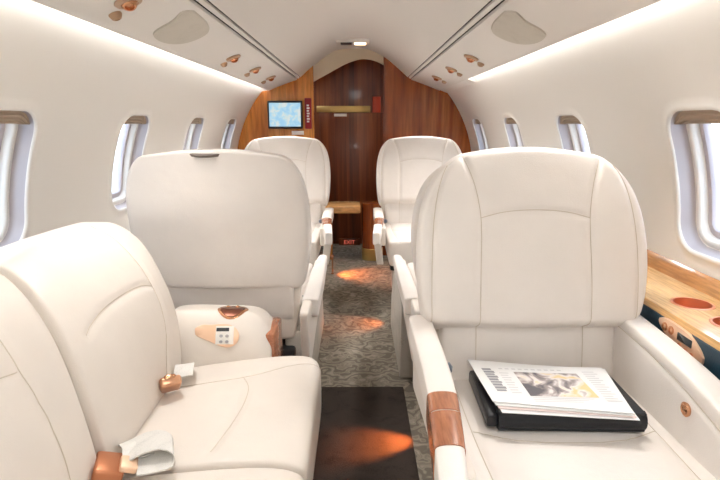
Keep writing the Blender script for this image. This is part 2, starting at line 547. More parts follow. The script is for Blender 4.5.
# ------------------------------------------------------------------ forward bulkheads and vestibule
def bulkhead(name, s, xin, mat):
    a_hi = math.asin((1.232 - ZC) / R0)
    arc = [(s * x, z) for x, z in circ_pts(aL, a_hi, 24, R0 - .002)]
    top = [(s * .628, 1.24), (s * .43, 1.312)] + [(s * x, cz(x) + .003) for x in (.387, .36, .33, .30, .27, .24)]
    top = [p for p in top if abs(p[0]) > abs(xin) + .01] + [(xin, cz(xin) + .003)]
    return struct(prism(name, [(xin, 0)] + arc + top, 1, YB, YB + .03, mat))
bulkhead('wall_front_left', -1, -.295, 'bulk_lit'); bulkhead('wall_front_right', 1, .212, 'bulk')
# vestibule: dark veneered end wall, side linings, cream arch header
struct(prism('wall_front', [(-.60, 0), (.60, 0), (.60, 1.40), (.35, 1.50), (.0, 1.56), (-.35, 1.50), (-.60, 1.40)], 1, Y1, Y1 + .03, 'dark_wood'))
struct(box('wall_vestibule_left', (-.60, YB + .03, 0), (-.58, Y1, 1.4), 'dark_wood', bev=0))
struct(box('wall_vestibule_right', (.58, YB + .03, 0), (.60, Y1, 1.4), 'dark_wood', bev=0))
arch = [(-.34, 1.278), (-.30, 1.300), (-.186, 1.360), (-.07, 1.421), (.005, 1.449), (.066, 1.460), (.142, 1.450), (.205, 1.424), (.25, 1.402), (.30, 1.374)]
arch = [(p.x, p.y) for p in dense([(a, b, 0) for a, b in arch], .02)]
poly = arch + [(x, cz(x) + .008) for x in np.linspace(.30, -.34, 25)]
struct(prism('trim_%d' % ti, poly, 1, YB + .031, YB + .05, 'header')); ti += 1
# door leaf with brass rail strip
d1 = struct(box('door_1', (-.28, Y1 - .022, .03), (.30, Y1 - .001, 1.09), 'dark_wood', bev=.003))
t = thing('brass_rail', 'narrow brass strip across the dark wooden forward door', 'rail', (-.09, Y1 - .001, 1.10))
box('strip', (-.305, Y1 - .018, 1.092), (.128, Y1 - .001, 1.142), 'brass', t, .003, world=True)
box('name_plate', (-.165, Y1 - .021, 1.060), (-.062, Y1 - .0225, 1.082), 'white', t, .001, world=True)
t = thing('pull_handle', 'small red orange pull beside the right end of the brass strip', 'handle', (.175, Y1 - .001, 1.05))
box('plate', (.145, Y1 - .016, 1.06), (.212, Y1 - .001, 1.215), 'redlamp', t, .006, world=True)
# EXIT sign low on the door
t = thing('exit_sign', 'small red glowing EXIT sign low on the dark door', 'sign', (-.045, Y1 - .05, 0.0))
box('backing', (-.135, Y1 - .055, .0), (.045, Y1 - .025, .055), 'dark_wood', t, .003, world=True)
fc = bpy.data.curves.new('exit_text', 'FONT'); fc.body = 'EXIT'; fc.size = .046; fc.extrude = .001; fc.align_x = 'CENTER'
to = bpy.data.objects.new('letters', fc); COL.objects.link(to); bpy.context.view_layer.update()
me = bpy.data.meshes.new_from_object(to.evaluated_get(bpy.context.evaluated_depsgraph_get())); bpy.data.objects.remove(to)
lo = link('letters', me, 'exit', t); lo.rotation_euler = (PI / 2, 0, 0); lo.location = (0, -.0062, .010)
# fold-out wooden side table at the left of the doorway
t = thing('side_table', 'light wooden fold out table at the left of the forward doorway', 'table', (-.12, 3.86, 0))
box('table_top', (-.245, 3.66, .375), (.045, 3.90, .432), 'honey', t, .012, 3, world=True)
box('leg', (-.215, 3.80, 0), (-.165, 3.90, .375), 'bulk_lit', t, .006, world=True)
# half-round wooden pedestal at the right
t = thing('wooden_pedestal', 'dark half round wooden pedestal at the right of the doorway with copper foot', 'pedestal', (.135, 3.84, 0))
lathe('column', [(.078, .09), (.078, .40), (.082, .405), (.082, .43), (0, .43)], 'bulk', t, (0, 0, 0), (0, 0, 1), 28)
lathe('foot_band', [(.0, 0), (.081, 0), (.081, .088), (.076, .092), (0, .092)], 'brass', t, (0, 0, 0), (0, 0, 1), 28)

# monitor on the left bulkhead
t = thing('monitor', 'tilted black framed screen with a pale blue map on the left bulkhead', 'monitor', (-.47, YB - .03, 1.07))
rot = Matrix.Rotation(math.radians(2), 4, 'Y')
box('bezel', (-.632, YB - .030, .966), (-.376, YB - .012, 1.165), 'dark', t, .012, 3, world=True)
box('display', (-.619, YB - .0325, .982), (-.390, YB - .029, 1.150), 'screen', t, .001, world=True)
box('bracket', (-.56, YB - .013, 1.02), (-.45, YB, 1.12), 'dark', t, .003, world=True)
t = thing('red_placard', 'narrow upright dark red placard beside the bulkhead screen', 'sign', (-.338, YB - .004, 1.07))
box('plate', (-.362, YB - .012, .965), (-.312, YB, 1.185), 'red', t, .006, world=True)
for k in range(7):
    z = 1.012 + k * .019
    box('letter_mark', (-.347, YB - .0135, z), (-.330 + .004 * (k % 2), YB - .0115, z + .012), 'white', t, .0005, world=True)
nm = box('bulkhead_label', (-.462, YB - .003, .922), (-.372, YB, .950), 'white', bev=.001); tag(nm, 'small white label on the wood below the bulkhead screen', 'label')

# ceiling lamp, reading lamps, speakers
t = thing('ceiling_light', 'oblong recessed lamp in the middle of the ceiling before the doorway', 'light', (0, 3.56, 1.49))
box('bezel', (-.115, 3.50, 1.508), (.105, 3.62, 1.540), 'ceil', t, .012, 3, world=True)
box('dark_lens', (-.085, 3.515, 1.504), (-.012, 3.605, 1.512), 'dark', t, .004, world=True)
box('lit_lens', (.004, 3.515, 1.504), (.080, 3.605, 1.512), 'lens', t, .004, world=True)

PN = Vector((.36, 0, 1)).normalized()
def lamp_name(s, y):
    return
def reading_light(s, y, label):
    x = s * .51; p = Vector((x, y, psu(.51)))
    n = Vector((-s * .36 * -1 * -1, 0, -1)).normalized()      # facing down and slightly inward
    t = thing('reading_light', label, 'light', p, 0, 'reading lights in the ceiling panels'); t.scale = (1.35, 1.35, 1.35)
    lathe('bezel', [(.0, -.004), (.022, -.004), (.025, .002), (.022, .006), (.016, .007), (.014, .003), (0, .003)], 'bronze', t, (0, 0, 0), n, 22)
    lathe('eyeball', [(0, .0), (.014, .002), (.0145, .007), (.011, .013), (.008, .014), (.007, .010), (0, .010)], 'copper', t, (0, 0, 0), (n + Vector((0, -.5, 0))).normalized(), 18)
    lathe('air_nozzle', [(0, -.004), (.011, -.004), (.012, .003), (.008, .010), (.005, .011), (.004, .007), (0, .007)], 'bronze', t, (s * .040, .035, -.040 * .36), n, 16)
for s, y, l in ((-1, 1.30, 'copper reading light in the left ceiling panel, nearest one at the top edge'),
                (-1, 2.35, 'copper reading light in the left ceiling panel just past the speaker patch'),
                (-1, 2.84, 'copper reading light in the left ceiling panel, middle of three past the speaker'),
                (-1, 3.34, 'copper reading light in the left ceiling panel closest to the wooden bulkhead'),
                (1, 2.34, 'copper reading light in the right ceiling panel just past the speaker patch'),
                (1, 2.82, 'copper reading light in the right ceiling panel, middle of three'),
                (1, 3.32, 'copper reading light in the right ceiling panel closest to the wooden bulkhead')):
    reading_light(s, y, l)

for s in (-1, 1):
    pts = [(.432, 1.55), (.44, 1.70), (.462, 1.80), (.50, 1.835), (.545, 1.83), (.575, 1.78), (.585, 1.70), (.575, 1.62), (.55, 1.585), (.50, 1.565), (.455, 1.52)]
    P2 = dense([(a, b, 0) for a, b in pts + pts[:1]], .012)[:-1]
    n = len(P2)
    loc = Vector((s * .51, 1.69, psu(.51)))
    top = [Vector((s * p.x, p.y, psu(p.x) - .0045)) - loc for p in P2]
    cen = Vector((.51, 1.69))
    rim = [Vector((s * lerp(p.x, .51, -.03), lerp(p.y, 1.69, -.03), psu(lerp(p.x, .51, -.03)) + .002)) - loc for p in P2]
    vs = rim + top + [Vector((0, 0, -.0055))]
    fs = [[k, (k + 1) % n, n + (k + 1) % n, n + k] for k in range(n)] + [[n + k, n + (k + 1) % n, 2 * n] for k in range(n)]
    o = mesh('speaker_grille', vs, fs, 'grille', None, sm=40); o.location = loc
    tag(o, 'tan cloth speaker patch on the %s ceiling panel' % ('left' if s < 0 else 'right'), 'speaker')

# ------------------------------------------------------------------ seats
def sleeve(name, src, ya, yb, mat):
    """thin veneer shell hugging src between two cross-sections"""
    bm = bmesh.new(); bm.from_mesh(src.data)
    for y, n in ((ya, (0, -1, 0)), (yb, (0, 1, 0))):
        bmesh.ops.bisect_plane(bm, geom=bm.verts[:] + bm.edges[:] + bm.faces[:], plane_co=(0, y, 0), plane_no=n, clear_outer=True)
    bm.normal_update()
    lo_ = min(v.co.z for v in bm.verts)
    for v in bm.verts: v.co += v.normal * .0016
    bd = [e for e in bm.edges if len(e.link_faces) == 1]
    ex = bmesh.ops.extrude_edge_only(bm, edges=bd)
    for v in [g_ for g_ in ex['geom'] if isinstance(g_, bmesh.types.BMVert)]: 
        c_ = Vector((sum(q.co.x for q in bm.verts) / len(bm.verts), v.co.y, .52)); v.co = v.co.lerp(c_, .15)
    bmesh.ops.recalc_face_normals(bm, faces=bm.faces)
    me = bpy.data.meshes.new(name); bm.to_mesh(me); bm.free(); smooth(me, 45)
    return link(name, me, mat, src)

def make_seat(aisle, label, name='cabin_seat', drop=0.0, boxy=0.0):
    """faces -y, aisle arm on side sign `aisle` (-1: -x). y=0 is the back of the seat cushion"""
    t = thing(name, label, 'seat', (0, 0, 0), 0, 'cream leather cabin seats')
    a = aisle
    # --- upper back: thick winged panel
    def up(u, v, w):
        hw = pw(v, [(-1, .232), (-.82, .256), (-.4, .262), (0, .259), (.30, .254), (.6, .236), (.85, .204), (1, .162)])
        hw += boxy * pw(v, [(.1, 0), (.6, .010), (.85, .022), (1, .034)])
        z = lerp(.562, .948, (v + 1) / 2)
        z -= .020 * u * u * max(0, v)
        if v < -.7: z -= .062 * (w + 1) / 2
        x = u * hw
        yf = lerp(-.016, .090, (v + 1) / 2) + .016 * u * u - .012 * (1 - v * v)
        th = .125 - .035 * max(0, v) - .030 * u * u
        y = yf + th * (w + 1) / 2
        return (x, y, z)
    ub = softbox('upper_backrest', [-1, -.86, -.45, 0, .45, .86, 1], [-1, -.86, -.45, .0, .45, .76, .92, 1], [-1, -.45, .4, 1], up, 'leather', t, 4)
    L = lambda pts: [(x, 0, z) for x, z in pts]
    vs = []
    for s in (-1, 1):
        vs.append(L([(s * .124, .50), (s * .124, .66), (s * .122, .76), (s * .124, .81), (s * .134, .865), (s * .150, .91), (s * .168, .945), (s * .185, .97)]))
        vs.append(L([(s * .228, .50), (s * .232, .62), (s * .230, .74), (s * .222, .82), (s * .206, .88), (s * .180, .925)]))
    vs.append(L([(-.122, .795), (-.07, .808), (0, .813), (.07, .808), (.122, .795)]))
    seams(ub, vs, (0, 1, 0))
    # grip recess at the top of the rear
    lathe('grip_recess', [(0, -.006), (.046, -.006), (.046, .001), (.040, .0022), (0, .0012)], 'grip', ub, (.012, .168, .938), (0, .52, 1), 24, sx=1, sy=.40)
    # --- lower back bolster
    def lo(u, v, w):
        return (u * .206, lerp(.014, .085, (w + 1) / 2) + .028 * (v + 1) / 2 - (.014 * (1 - u * u) * (1 - max(0, v)) if w < 0 else 0), lerp(.388, .592, (v + 1) / 2))
    lb = softbox('lower_backrest', [-1, -.85, 0, .85, 1], [-1, -.7, 0, .7, 1], [-1, 0, 1], lo, 'leather', t, 4)
    seams(lb, [L([(s * .124, .38), (s * .124, .60)]) for s in (-1, 1)], (0, 1, 0), .003, .007)
    # --- rear shell under the upper back
    def sh(u, v, w):
        return (u * lerp(.205, .232, (v + 1) / 2), lerp(.06, .098, (w + 1) / 2) - .02 * u * u * (w > 0), lerp(.315, .53, (v + 1) / 2) + (0.012 if v < 0 else 0) * u * u)
    softbox('rear_shell', [-1, -.88, 0, .88, 1], [-1, -.8, 0, .8, 1], [-1, .2, 1], sh, 'shell', t, 3)
    # --- cushion
    def cu(u, v, w):
        top = .418 + .010 * (1 - u * u) + .006 * (v < -.5)
        return (u * .216, lerp(-.52, .03, (v + 1) / 2), lerp(.285, top, (w + 1) / 2))
    sc = softbox('seat_cushion', [-1, -.86, -.4, .4, .86, 1], [-1, -.88, -.4, .1, .6, 1], [-1, 0, .7, 1], cu, 'leather', t, 4)
    H = lambda pts: [(x, y, 1) for x, y in pts]
    lowr = drop > .08
    seams(sc, [H([(-.178, .02), (-.178, -.22), (-.165, -.52)]), H([(.178, .02), (.178, -.22), (.165, -.52)]), H([(-.176, -.20), (-.10, -.235), (0, -.245), (.10, -.235), (.176, -.20)])], (0, 0, -1), .003, .007)
    # --- aisle arm
    ar = softbox('armrest', [-1, -.5, .5, 1], [-1, -.93, -.5, 0, .5, .93, 1], [-1, 0, .8, 1],
                 lambda u, v, w: (a * (.252 + .026 * u * (1 - .34 * max(0, -v))) + a * (0 if lowr else .030) * max(0, -v), lerp(-.60, .065, (v + 1) / 2), lerp(.492, .556, (w + 1) / 2) - drop - .030 * max(0, -v - .3) + .006 * (1 - u * u) * (w > 0)), 'leather', t, 3)
    if not lowr: sleeve('lid_inlay', ar, -.352, -.300, 'inlay'); sleeve('ash_lid_inlay', ar, -.440, -.356, 'inlay')
    fp = softbox('arm_front_post', [-1, -.5, .5, 1], [-1, -.5, .5, 1], [-1, -.8, 0, .8, 1],
                 lambda u, v, w: (a * ((.255 if lowr else .280) + .017 * u) - a * .022 * (1 - w) / 2, lerp(-.598, -.53, (v + 1) / 2) + .07 * (1 - w) / 2, lerp(.30, .525 - drop, (w + 1) / 2)), 'shell', t, 2)
    # --- side panels
    for s, nm in ((a, 'aisle'), (-a, 'wall')):
        softbox('side_panel', [-1, -.4, .4, 1], [-1, -.9, 0, .9, 1], [-1, -.8, 0, .8, 1],
                lambda u, v, w: (s * (.243 + .014 * u), lerp(-.46, .155, (v + 1) / 2) + .02 * w * (v > 0), lerp((.385 if not lowr else .30) - .05 * (v > .5), .515 - (drop * .6 if s == a else 0), (w + 1) / 2)), 'shell', t, 2)
    # --- wall-side arm: tall padded panel with a drooping front
    b = -a
    def wa(u, v, w):
        y = lerp(-.56, .06, (v + 1) / 2)
        topz = pw(y, [(-.56, .43), (-.50, .475), (-.40, .520), (-.28, .548), (-.1, .566), (.06, .572)])
        return (b * (.230 + .029 * u) , y, lerp(.36, topz, (w + 1) / 2))
    wr = softbox('wall_armrest', [-1, -.45, .45, 1], [-1, -.92, -.55, -.1, .4, .9, 1], [-1, -.5, .2, .8, 1], wa, 'leather', t, 3)
    seams(wr, [[(0, .05, .545), (0, -.10, .538), (0, -.24, .520), (0, -.36, .490), (0, -.44, .445), (0, -.475, .38)]], (b, 0, 0), .003, .006)
    bx = b * .200
    lathe('recline_button', [(0, 0), (.0125, 0), (.0135, .004), (.010, .006), (.007, .0045), (0, .0065)], 'copper', wr, (bx + b * .0015, -.245, .492), (-b, 0, 0), 18)
    lathe('recline_lever', [(0, 0), (.012, 0), (.014, .008), (.010, .020), (0, .024)], 'lever', t, (a * .224, -.10, .500 - drop), (-a, 0, .25), 14)
    # --- seat pan and pedestal in grey fabric
    box('seat_pan', (-.205, -.47, .25), (.205, .10, .30), 'dark', t, .01)
    prism('pedestal', [(-.43, .0), (.08, .0), (.06, .25), (-.38, .25)], 0, -.165, .165, 'skirt', t, .01)
    return t

def copy_tree(o, parent=None):
    c = o.copy(); COL.objects.link(c)
    if parent is not None: c.parent = parent
    for ch in list(o.children): copy_tree(ch, c)
    return c

sA = make_seat(-1, 'large cream leather seat facing us with a black folder on its cushion')
sA.location = (.42, 1.10, 0)
sB = make_seat(1, 'cream leather seat facing us below the bulkhead screen at the far left', drop=.05, boxy=.6); sB.scale = (1.05, 1, .98)
sB.location = (-.415, 3.10, 0)
c = make_seat(-1, 'cream leather seat facing us at the far right, in front of the red brown bulkhead', drop=.05, boxy=.6); c.scale = (1.03, 1, .98)
c.location = (.405, 3.10, 0)
sC = make_seat(-1, 'cream leather seat showing its smooth back, behind the sofa armrest', drop=.10, boxy=1.0)
sC.scale = (1.045, 1, .982); sC.location = (-.395, 1.655, 0); sC.rotation_euler = (0, 0, PI)
c = make_seat(1, 'cream leather seat hidden back to back behind the seat with the folder', drop=.10)
c.location = (.455, 1.70, 0); c.rotation_euler = (0, 0, PI); c.scale = (1, 1, .955)

# grey fabric floor boxes beside the aisle under the club seats
for sx, lab in ((-1, 'grey fabric floor box along the left side of the aisle'), (1, 'grey fabric floor box along the right side of the aisle')):
    x0, x1, yn = (-.150, -.215, 1.60) if sx < 0 else (.190, .245, 1.92)
    t = thing('floor_box', lab, 'panel', (x0, 2.1, 0))
    prism('fabric_panel', [(yn, 0), (2.50, 0), (2.46, .18), (2.32, .345), (yn - .02, .345)], 0, x0, x1, 'skirt', t, .008, world=True)

# ------------------------------------------------------------------ sofa
t = thing('sofa', 'cream leather two seat sofa along the left wall', 'sofa', (-.40, .80, 0))
def shift(o):
    return o
def wv(fn, L=(-.40, .80, 0)):
    return lambda u, v, w: tuple(p - q for p, q in zip(fn(u, v, w), L))
def sl(pts, L=(-.40, .80, 0)): return [tuple(p - q for p, q in zip(pt, L)) for pt in pts]
box('base', (-.64, .26, 0), (-.13, 1.27, .235), 'skirt', t, .01, world=True)
def seat_c(ya, yb):
    def f(u, v, w):
        y = lerp(ya, yb, (v + 1) / 2) + (.030 * (u + 1) / 2 if yb > 1 and v > 0 else 0)
        x = lerp(-.50, -.074, (u + 1) / 2) - (.022 if (u > .9 and v > .9 and yb > 1) else 0)
        top = pw(u, [(-1, .365), (0, .392), (.6, .402), (.9, .398), (1, .380)]) - .008 * v * v
        return (x, y, lerp(.225, top, (w + 1) / 2))
    return softbox('seat_cushion', [-1, -.6, -.1, .45, .82, 1], [-1, -.90, -.4, .4, .90, 1], [-1, -.1, .7, 1], wv(f), 'sofa', t, 4)
c1 = seat_c(.848, 1.285)
seams(c1, [sl([(-.44, 1.17, 1), (-.371, 1.172, 1), (-.246, 1.190, 1), (-.154, 1.240, 1), (-.10, 1.268, 1), (-.06, 1.29, 1)]),
           sl([(-.262, 1.186, 1), (-.238, 1.13, 1), (-.233, 1.06, 1), (-.240, .99, 1), (-.252, .93, 1), (-.262, .89, 1)])], (0, 0, -1), .004, .009)
c2 = seat_c(.30, .842)
seams(c2, [sl([(-.44, .74, 1), (-.25, .765, 1), (-.15, .80, 1)]), sl([(-.252, .77, 1), (-.232, .66, 1), (-.236, .55, 1), (-.26, .46, 1)])], (0, 0, -1), .004, .009)
PB = [(-1, -.438), (-.6, -.440), (0, -.462), (.45, -.505), (.8, -.572), (1, -.640)]
def back_c(ya, yb, bulge):
    def f(u, v, w):     # u: depth front->back, v: along y, w: height
        z = lerp(.345, .752, (w + 1) / 2)
        xf = pw(w, PB); xb = pw(w, [(-1, -.58), (.3, -.74), (.8, -.775), (1, -.735)])
        x = lerp(xf, xb, (u + 1) / 2)
        if u < 0: x += .012 * (1 - v * v) * (1 - w * w)
        z -= .010 * v * v * (w > .5)
        y = lerp(ya, yb, (v + 1) / 2)
        lean = .10 * max(0, w - .0) ** 1.3
        if yb > 1: y += (bulge * (1 - abs(w)) * (w > -1) + bulge * 1.0 * max(0, w) + bulge * .95 * (w > .7)) * max(0, v) + lean * (1 - v) / 2
        else: y += lean
        return (x, y, z)
    return softbox('back_cushion', [-1, -.4, .5, 1], [-1, -.93, -.45, .2, .85, 1], [-1, -.6, -.1, .35, .75, 1], wv(f), 'sofa', t, 4)
b1 = back_c(.846, 1.262, .075)
seams(b1, [sl([(-1, 1.142, .36), (-1, 1.165, .43), (-1, 1.213, .51), (-1, 1.24, .58), (-1, 1.262, .65), (-1, 1.30, .73), (-1, 1.31, .78)]),
           sl([(-1, 1.245, .605), (-1, 1.20, .620), (-1, 1.12, .628), (-1, 1.03, .628), (-1, .96, .618), (-1, .928, .608)]),
           ], (-1, 0, 0), .0045, .008)
b2 = back_c(.30, .836, 0.02)
seams(b2, [sl([(-1, .735, .36), (-1, .738, .46), (-1, .742, .60), (-1, .77, .68), (-1, .81, .74)]),
           sl([(-1, .742, .626), (-1, .66, .640), (-1, .55, .640), (-1, .45, .625)])], (-1, 0, 0), .0045, .008)
# end armrest with controls and cup holder
def arm(u, v, w):
    x = lerp(-.50, -.215, (u + 1) / 2)
    zt = .500 - .010 * max(0, u) - (.06 if u >= 1 else 0)
    z = lerp(.225, zt, (w + 1) / 2)
    yfront = pw(w, [(-1, 1.290), (0, 1.292), (.5, 1.306), (.85, 1.330), (1, 1.362)])
    z -= .02 * (v + 1) / 2 * (w > .5)
    if u > .9 and w < .2: x -= .012
    return (x, lerp(yfront, 1.47, (v + 1) / 2), z)
ae = softbox('armrest', [-1, -.5, .3, .75, 1], [-1, -.8, 0, 1], [-1, -.2, .35, .7, .92, 1], wv(arm), 'sofa', t, 4)
def onto(o, pts, d, lift, thick, name, mat, parent, L=(-.40, .80, 0)):
    """a plate whose outline is projected onto o along d"""
    bm = bmesh.new(); bm.from_mesh(o.data); bv = BVHTree.FromBMesh(bm); bm.free()
    d = Vector(d).normalized(); n = len(pts)
    cen = sum((Vector(p) for p in pts), Vector()) / n
    def hit(p):
        h = bv.ray_cast(Vector(p) - Vector(L) - d * 1.0, d)
        return h
    rings = []
    for f, l in ((1, -.002), (1, lift * .6), (.95, lift), (.6, lift), (.25, lift)):
        r = []
        for p in pts:
            h = hit(cen + (Vector(p) - cen) * f); r.append(h[0] + h[1] * l if h[0] is not None else Vector(p) - Vector(L))
        rings.append(r)
    h = hit(cen); V = [v for r in rings for v in r] + [h[0] + h[1] * lift]
    F = []
    for a in range(len(rings) - 1):
        for k in range(n): F.append([a * n + k, a * n + (k + 1) % n, (a + 1) * n + (k + 1) % n, (a + 1) * n + k])
    e = (len(rings) - 1) * n
    for k in range(n): F.append([e + k, e + (k + 1) % n, len(V) - 1])
    return mesh(name, V, F, mat, parent, sm=40)
def ell(cx_, cz_, rx, rz, n=24, plane='xz', c=1.0):
    if plane == 'xz': return [(cx_ + rx * math.cos(2 * PI * k / n), c, cz_ + rz * math.sin(2 * PI * k / n)) for k in range(n)]
    if plane == 'yz': return [(c, cx_ + rx * math.cos(2 * PI * k / n), cz_ + rz * math.sin(2 * PI * k / n)) for k in range(n)]
    return [(cx_ + rx * math.cos(2 * PI * k / n), cz_ + rz * math.sin(2 * PI * k / n), c) for k in range(n)]
FD = (0, .92, -.39)
def aim(px, pz):       # point seen on the front face at x, z -> start on the y=1.3 plane
    return (px, 1.30, pz)
tear = [(-.418, .470), (-.400, .480), (-.375, .480), (-.350, .482), (-.325, .480), (-.306, .468), (-.298, .448), (-.304, .428), (-.322, .416), (-.345, .418), (-.372, .430), (-.400, .442), (-.416, .452)]
tearp = [(p.x, 1.30, p.z) for p in dense([aim(x, z) for x, z in tear + tear[:1]], .008)[:-1]]
pl = onto(ae, tearp, FD, .004, .004, 'control_panel', 'copper_soft', ae)
def quad(x0, x1, z0, z1): return [aim(x0, z0), aim(lerp(x0, x1, .5), z0), aim(x1, z0), aim(x1, lerp(z0, z1, .5)), aim(x1, z1), aim(lerp(x0, x1, .5), z1), aim(x0, z1), aim(x0, lerp(z0, z1, .5))]
onto(ae, quad(-.362, -.312, .424, .476), FD, .0050, .002, 'key_plate', 'white', pl)
onto(ae, quad(-.360, -.325, .461, .471), FD, .0062, .002, 'display', 'lcd', pl)
for kx, kz in ((-.346, .448), (-.330, .448), (-.346, .432), (-.330, .432)):
    onto(ae, ell(kx, kz, .0048, .0045, 10, 'xz', 1.3), FD, .0072, .002, 'button', 'metal', pl)
onto(ae, ell(-.327, 1.380, .042, .040, 28, 'xy', 1.0), (0, 0, -1), .003, .003, 'cup_holder_rim', 'copper', ae)
onto(ae, ell(-.327, 1.376, .034, .032, 24, 'xy', 1.0), (0, 0, -1), .0038, .003, 'cup_holder_well', 'well', ae)  # flat disc; the shade of the hollow is put into its colour
for sx in (-.345, -.318):
    lathe('cup_clip', [(0, 0), (.007, 0), (.008, .006), (.004, .012), (0, .013)], 'copper', ae, (sx + .40, 1.40 - .80, .486), (0, -.4, 1), 12)
box('wood_foot', (-.235, 1.33, .02), (-.205, 1.47, .44), 'inlay', ae, .01, world=True)

# seat belts lying on the sofa
def strap(name, path, width, side, mat, parent, L):
    """flat webbing along path; side = width direction"""
    pts = dense(path, .012); V, F = [], []
    for k, p in enumerate(pts):
        sd = Vector(side[0]).lerp(Vector(side[1]), k / (len(pts) - 1)).normalized() * width / 2
        for q, dz in ((p - sd, 0), (p + sd, 0), (p + sd, .003), (p - sd, .003)): V.append(Vector(q) + Vector((0, 0, dz)) - Vector(L))
    n = len(pts)
    for k in range(n - 1):
        for e in range(4): F.append([4 * k + e, 4 * k + (e + 1) % 4, 4 * k + 4 + (e + 1) % 4, 4 * k + 4 + e])
    F.append([0, 1, 2, 3]); F.append([4 * n - 4 + e for e in range(4)])
    return mesh(name, V, F, mat, parent, sm=40)
L = (-.41, 1.16, .395)
t = thing('seat_belt', 'grey lap belt with copper buckle at the far end of the sofa seat', 'seat belt', L)
strap('webbing', [(-.432, 1.255, .375), (-.418, 1.225, .402), (-.408, 1.19, .412), (-.402, 1.160, .400)], .046, ((1, .2, 0), (1, .3, .1)), 'web', t, L)
R1 = Matrix.Rotation(.5, 4, 'Z') @ Matrix.Rotation(-.75, 4, 'X')
bk = box('buckle', (-.442, 1.090, .394), (-.394, 1.144, .418), 'buckle_light', t, .007, 3, world=True, rot=R1)
box('buckle_latch', (-.431, 1.098, .414), (-.403, 1.130, .428), 'copper', bk, .006, 3, world=True, rot=R1)
L = (-.37, .85, .395)
t = thing('seat_belt', 'folded pale grey lap belt with copper buckles at the lower edge of the view', 'seat belt', L)
strap('webbing', [(-.436, .925, .378), (-.412, .900, .405), (-.390, .868, .414), (-.378, .838, .405)], .055, ((.75, .55, .2), (.8, .6, 0)), 'web', t, L)
strap('folded_webbing', [(-.405, .850, .408), (-.380, .862, .418), (-.350, .868, .424), (-.322, .858, .420), (-.318, .842, .408), (-.345, .832, .403), (-.375, .825, .402)], .070, ((.35, -.9, .05), (.35, -.9, .05)), 'web', t, L)
R2 = Matrix.Rotation(.35, 4, 'Z') @ Matrix.Rotation(.35, 4, 'Y')
box('buckle', (-.447, .785, .392), (-.397, .850, .416), 'buckle', t, .006, 3, world=True, rot=R2)
box('tongue', (-.402, .800, .402), (-.372, .838, .415), 'copper_soft', t, .004, 3, world=True, rot=R2)

# ------------------------------------------------------------------ right side ledge
t = thing('side_ledge', 'honey coloured wooden side ledge with navy front along the right wall', 'ledge', (.79, 1.0, 0))
xa, xb, ya, yb, zt = .700, .868, .45, 1.50, .60
holes = [(.785, 1.122), (.792, .995)]
# top slab with round holes: cells around each cup
V, F = [], []
def plate(y0, y1, hole=None, n=10):
    if hole is None:
        b = len(V)
        for x, y in ((xa, y0), (xb, y0), (xb, y1), (xa, y1)): V.append((x, y, zt))
        F.append([b, b + 1, b + 2, b + 3]); return
    o = ring_dirs(xa, xb, y0, y1, n); b = len(V); N = len(o); hx, hy = hole; r = .0405
    for x, y in o: V.append((x, y, zt))
    for rr, z in ((r + .002, zt), (r, zt - .002), (r, zt - .012)):
        for x, y in o:
            q = Vector((x - hx, y - hy)).normalized() * rr; V.append((hx + q.x, hy + q.y, z))
    for a in range(3):
        for k in range(N): F.append([b + a * N + k, b + a * N + (k + 1) % N, b + (a + 1) * N + (k + 1) % N, b + (a + 1) * N + k])
plate(ya, .94); plate(.94, 1.055, holes[1]); plate(1.055, 1.185, holes[0]); plate(1.185, yb)
b = len(V)
for x, y, z in ((xa, ya, zt), (xa, yb, zt), (xa - .004, yb, zt - .014), (xa - .004, ya, zt - .014)): V.append((x, y, z))
F.append([b, b + 1, b + 2, b + 3])
top = mesh('ledge_top', V, F, 'oak', t, world=True)
for hx, hy in holes:
    lathe('cup_holder', [(0, -.030), (.033, -.030), (.0385, -.025), (.0385, .0012), (.0425, .0018), (.0445, .0006), (.0445, -.001), (.0402, -.003), (.040, -.034), (0, -.034)], 'cup', t, (hx - .79, hy - 1.0, zt), (0, 0, 1), 32)
prism('back_rim', [(.860, zt), (.893, zt), (.893, zt + .032), (.884, zt + .036), (.870, zt + .020)], 1, ya, yb, 'rim', t, 0, world=True)
nf = prism('navy_front', [(xa + .002, zt - .012), (xa - .006, zt - .016), (xa - .008, zt - .20), (xa - .02, .0), (xa + .012, .0), (xa + .012, zt - .012)], 1, ya, yb, 'navy', t, 0, world=True)
box('end_panel', (xa - .004, yb - .02, 0), (.70, yb, zt - .012), 'navy', t, .002, world=True)
# control plate on the navy front
LX = xa - .0072
ov = [(.945, .570), (.930, .556), (.934, .538), (.955, .530), (.985, .532), (1.02, .545), (1.06, .558), (1.080, .570), (1.082, .582), (1.060, .588), (1.02, .588), (.975, .584)]
ov = [(p.y, p.z) for p in dense([(0, a, b) for a, b in ov + ov[:1]], .008)[:-1]]
cp = prism('control_panel', ov, 0, LX + .003, LX - .004, 'copper_soft', t, 0, world=True)
box('display', (LX - .0055, .965, .561), (LX - .0035, 1.012, .577), 'lcd', cp, .0008, world=True)
for ky, kz in ((.962, .547), (.982, .548), (1.002, .551)):
    lathe('button', [(0, 0), (.006, 0), (.006, .002), (0, .003)], 'cup', cp, (LX - .004 - .79, ky - 1.0, kz), (-1, 0, 0), 12)
for ky in (1.035, 1.058):
    lathe('jack', [(0, 0), (.009, 0), (.009, .002), (.005, .002), (.005, 0), (0, 0)], 'copper', cp, (LX - .004 - .79, ky - 1.0, .571), (-1, 0, 0), 14)

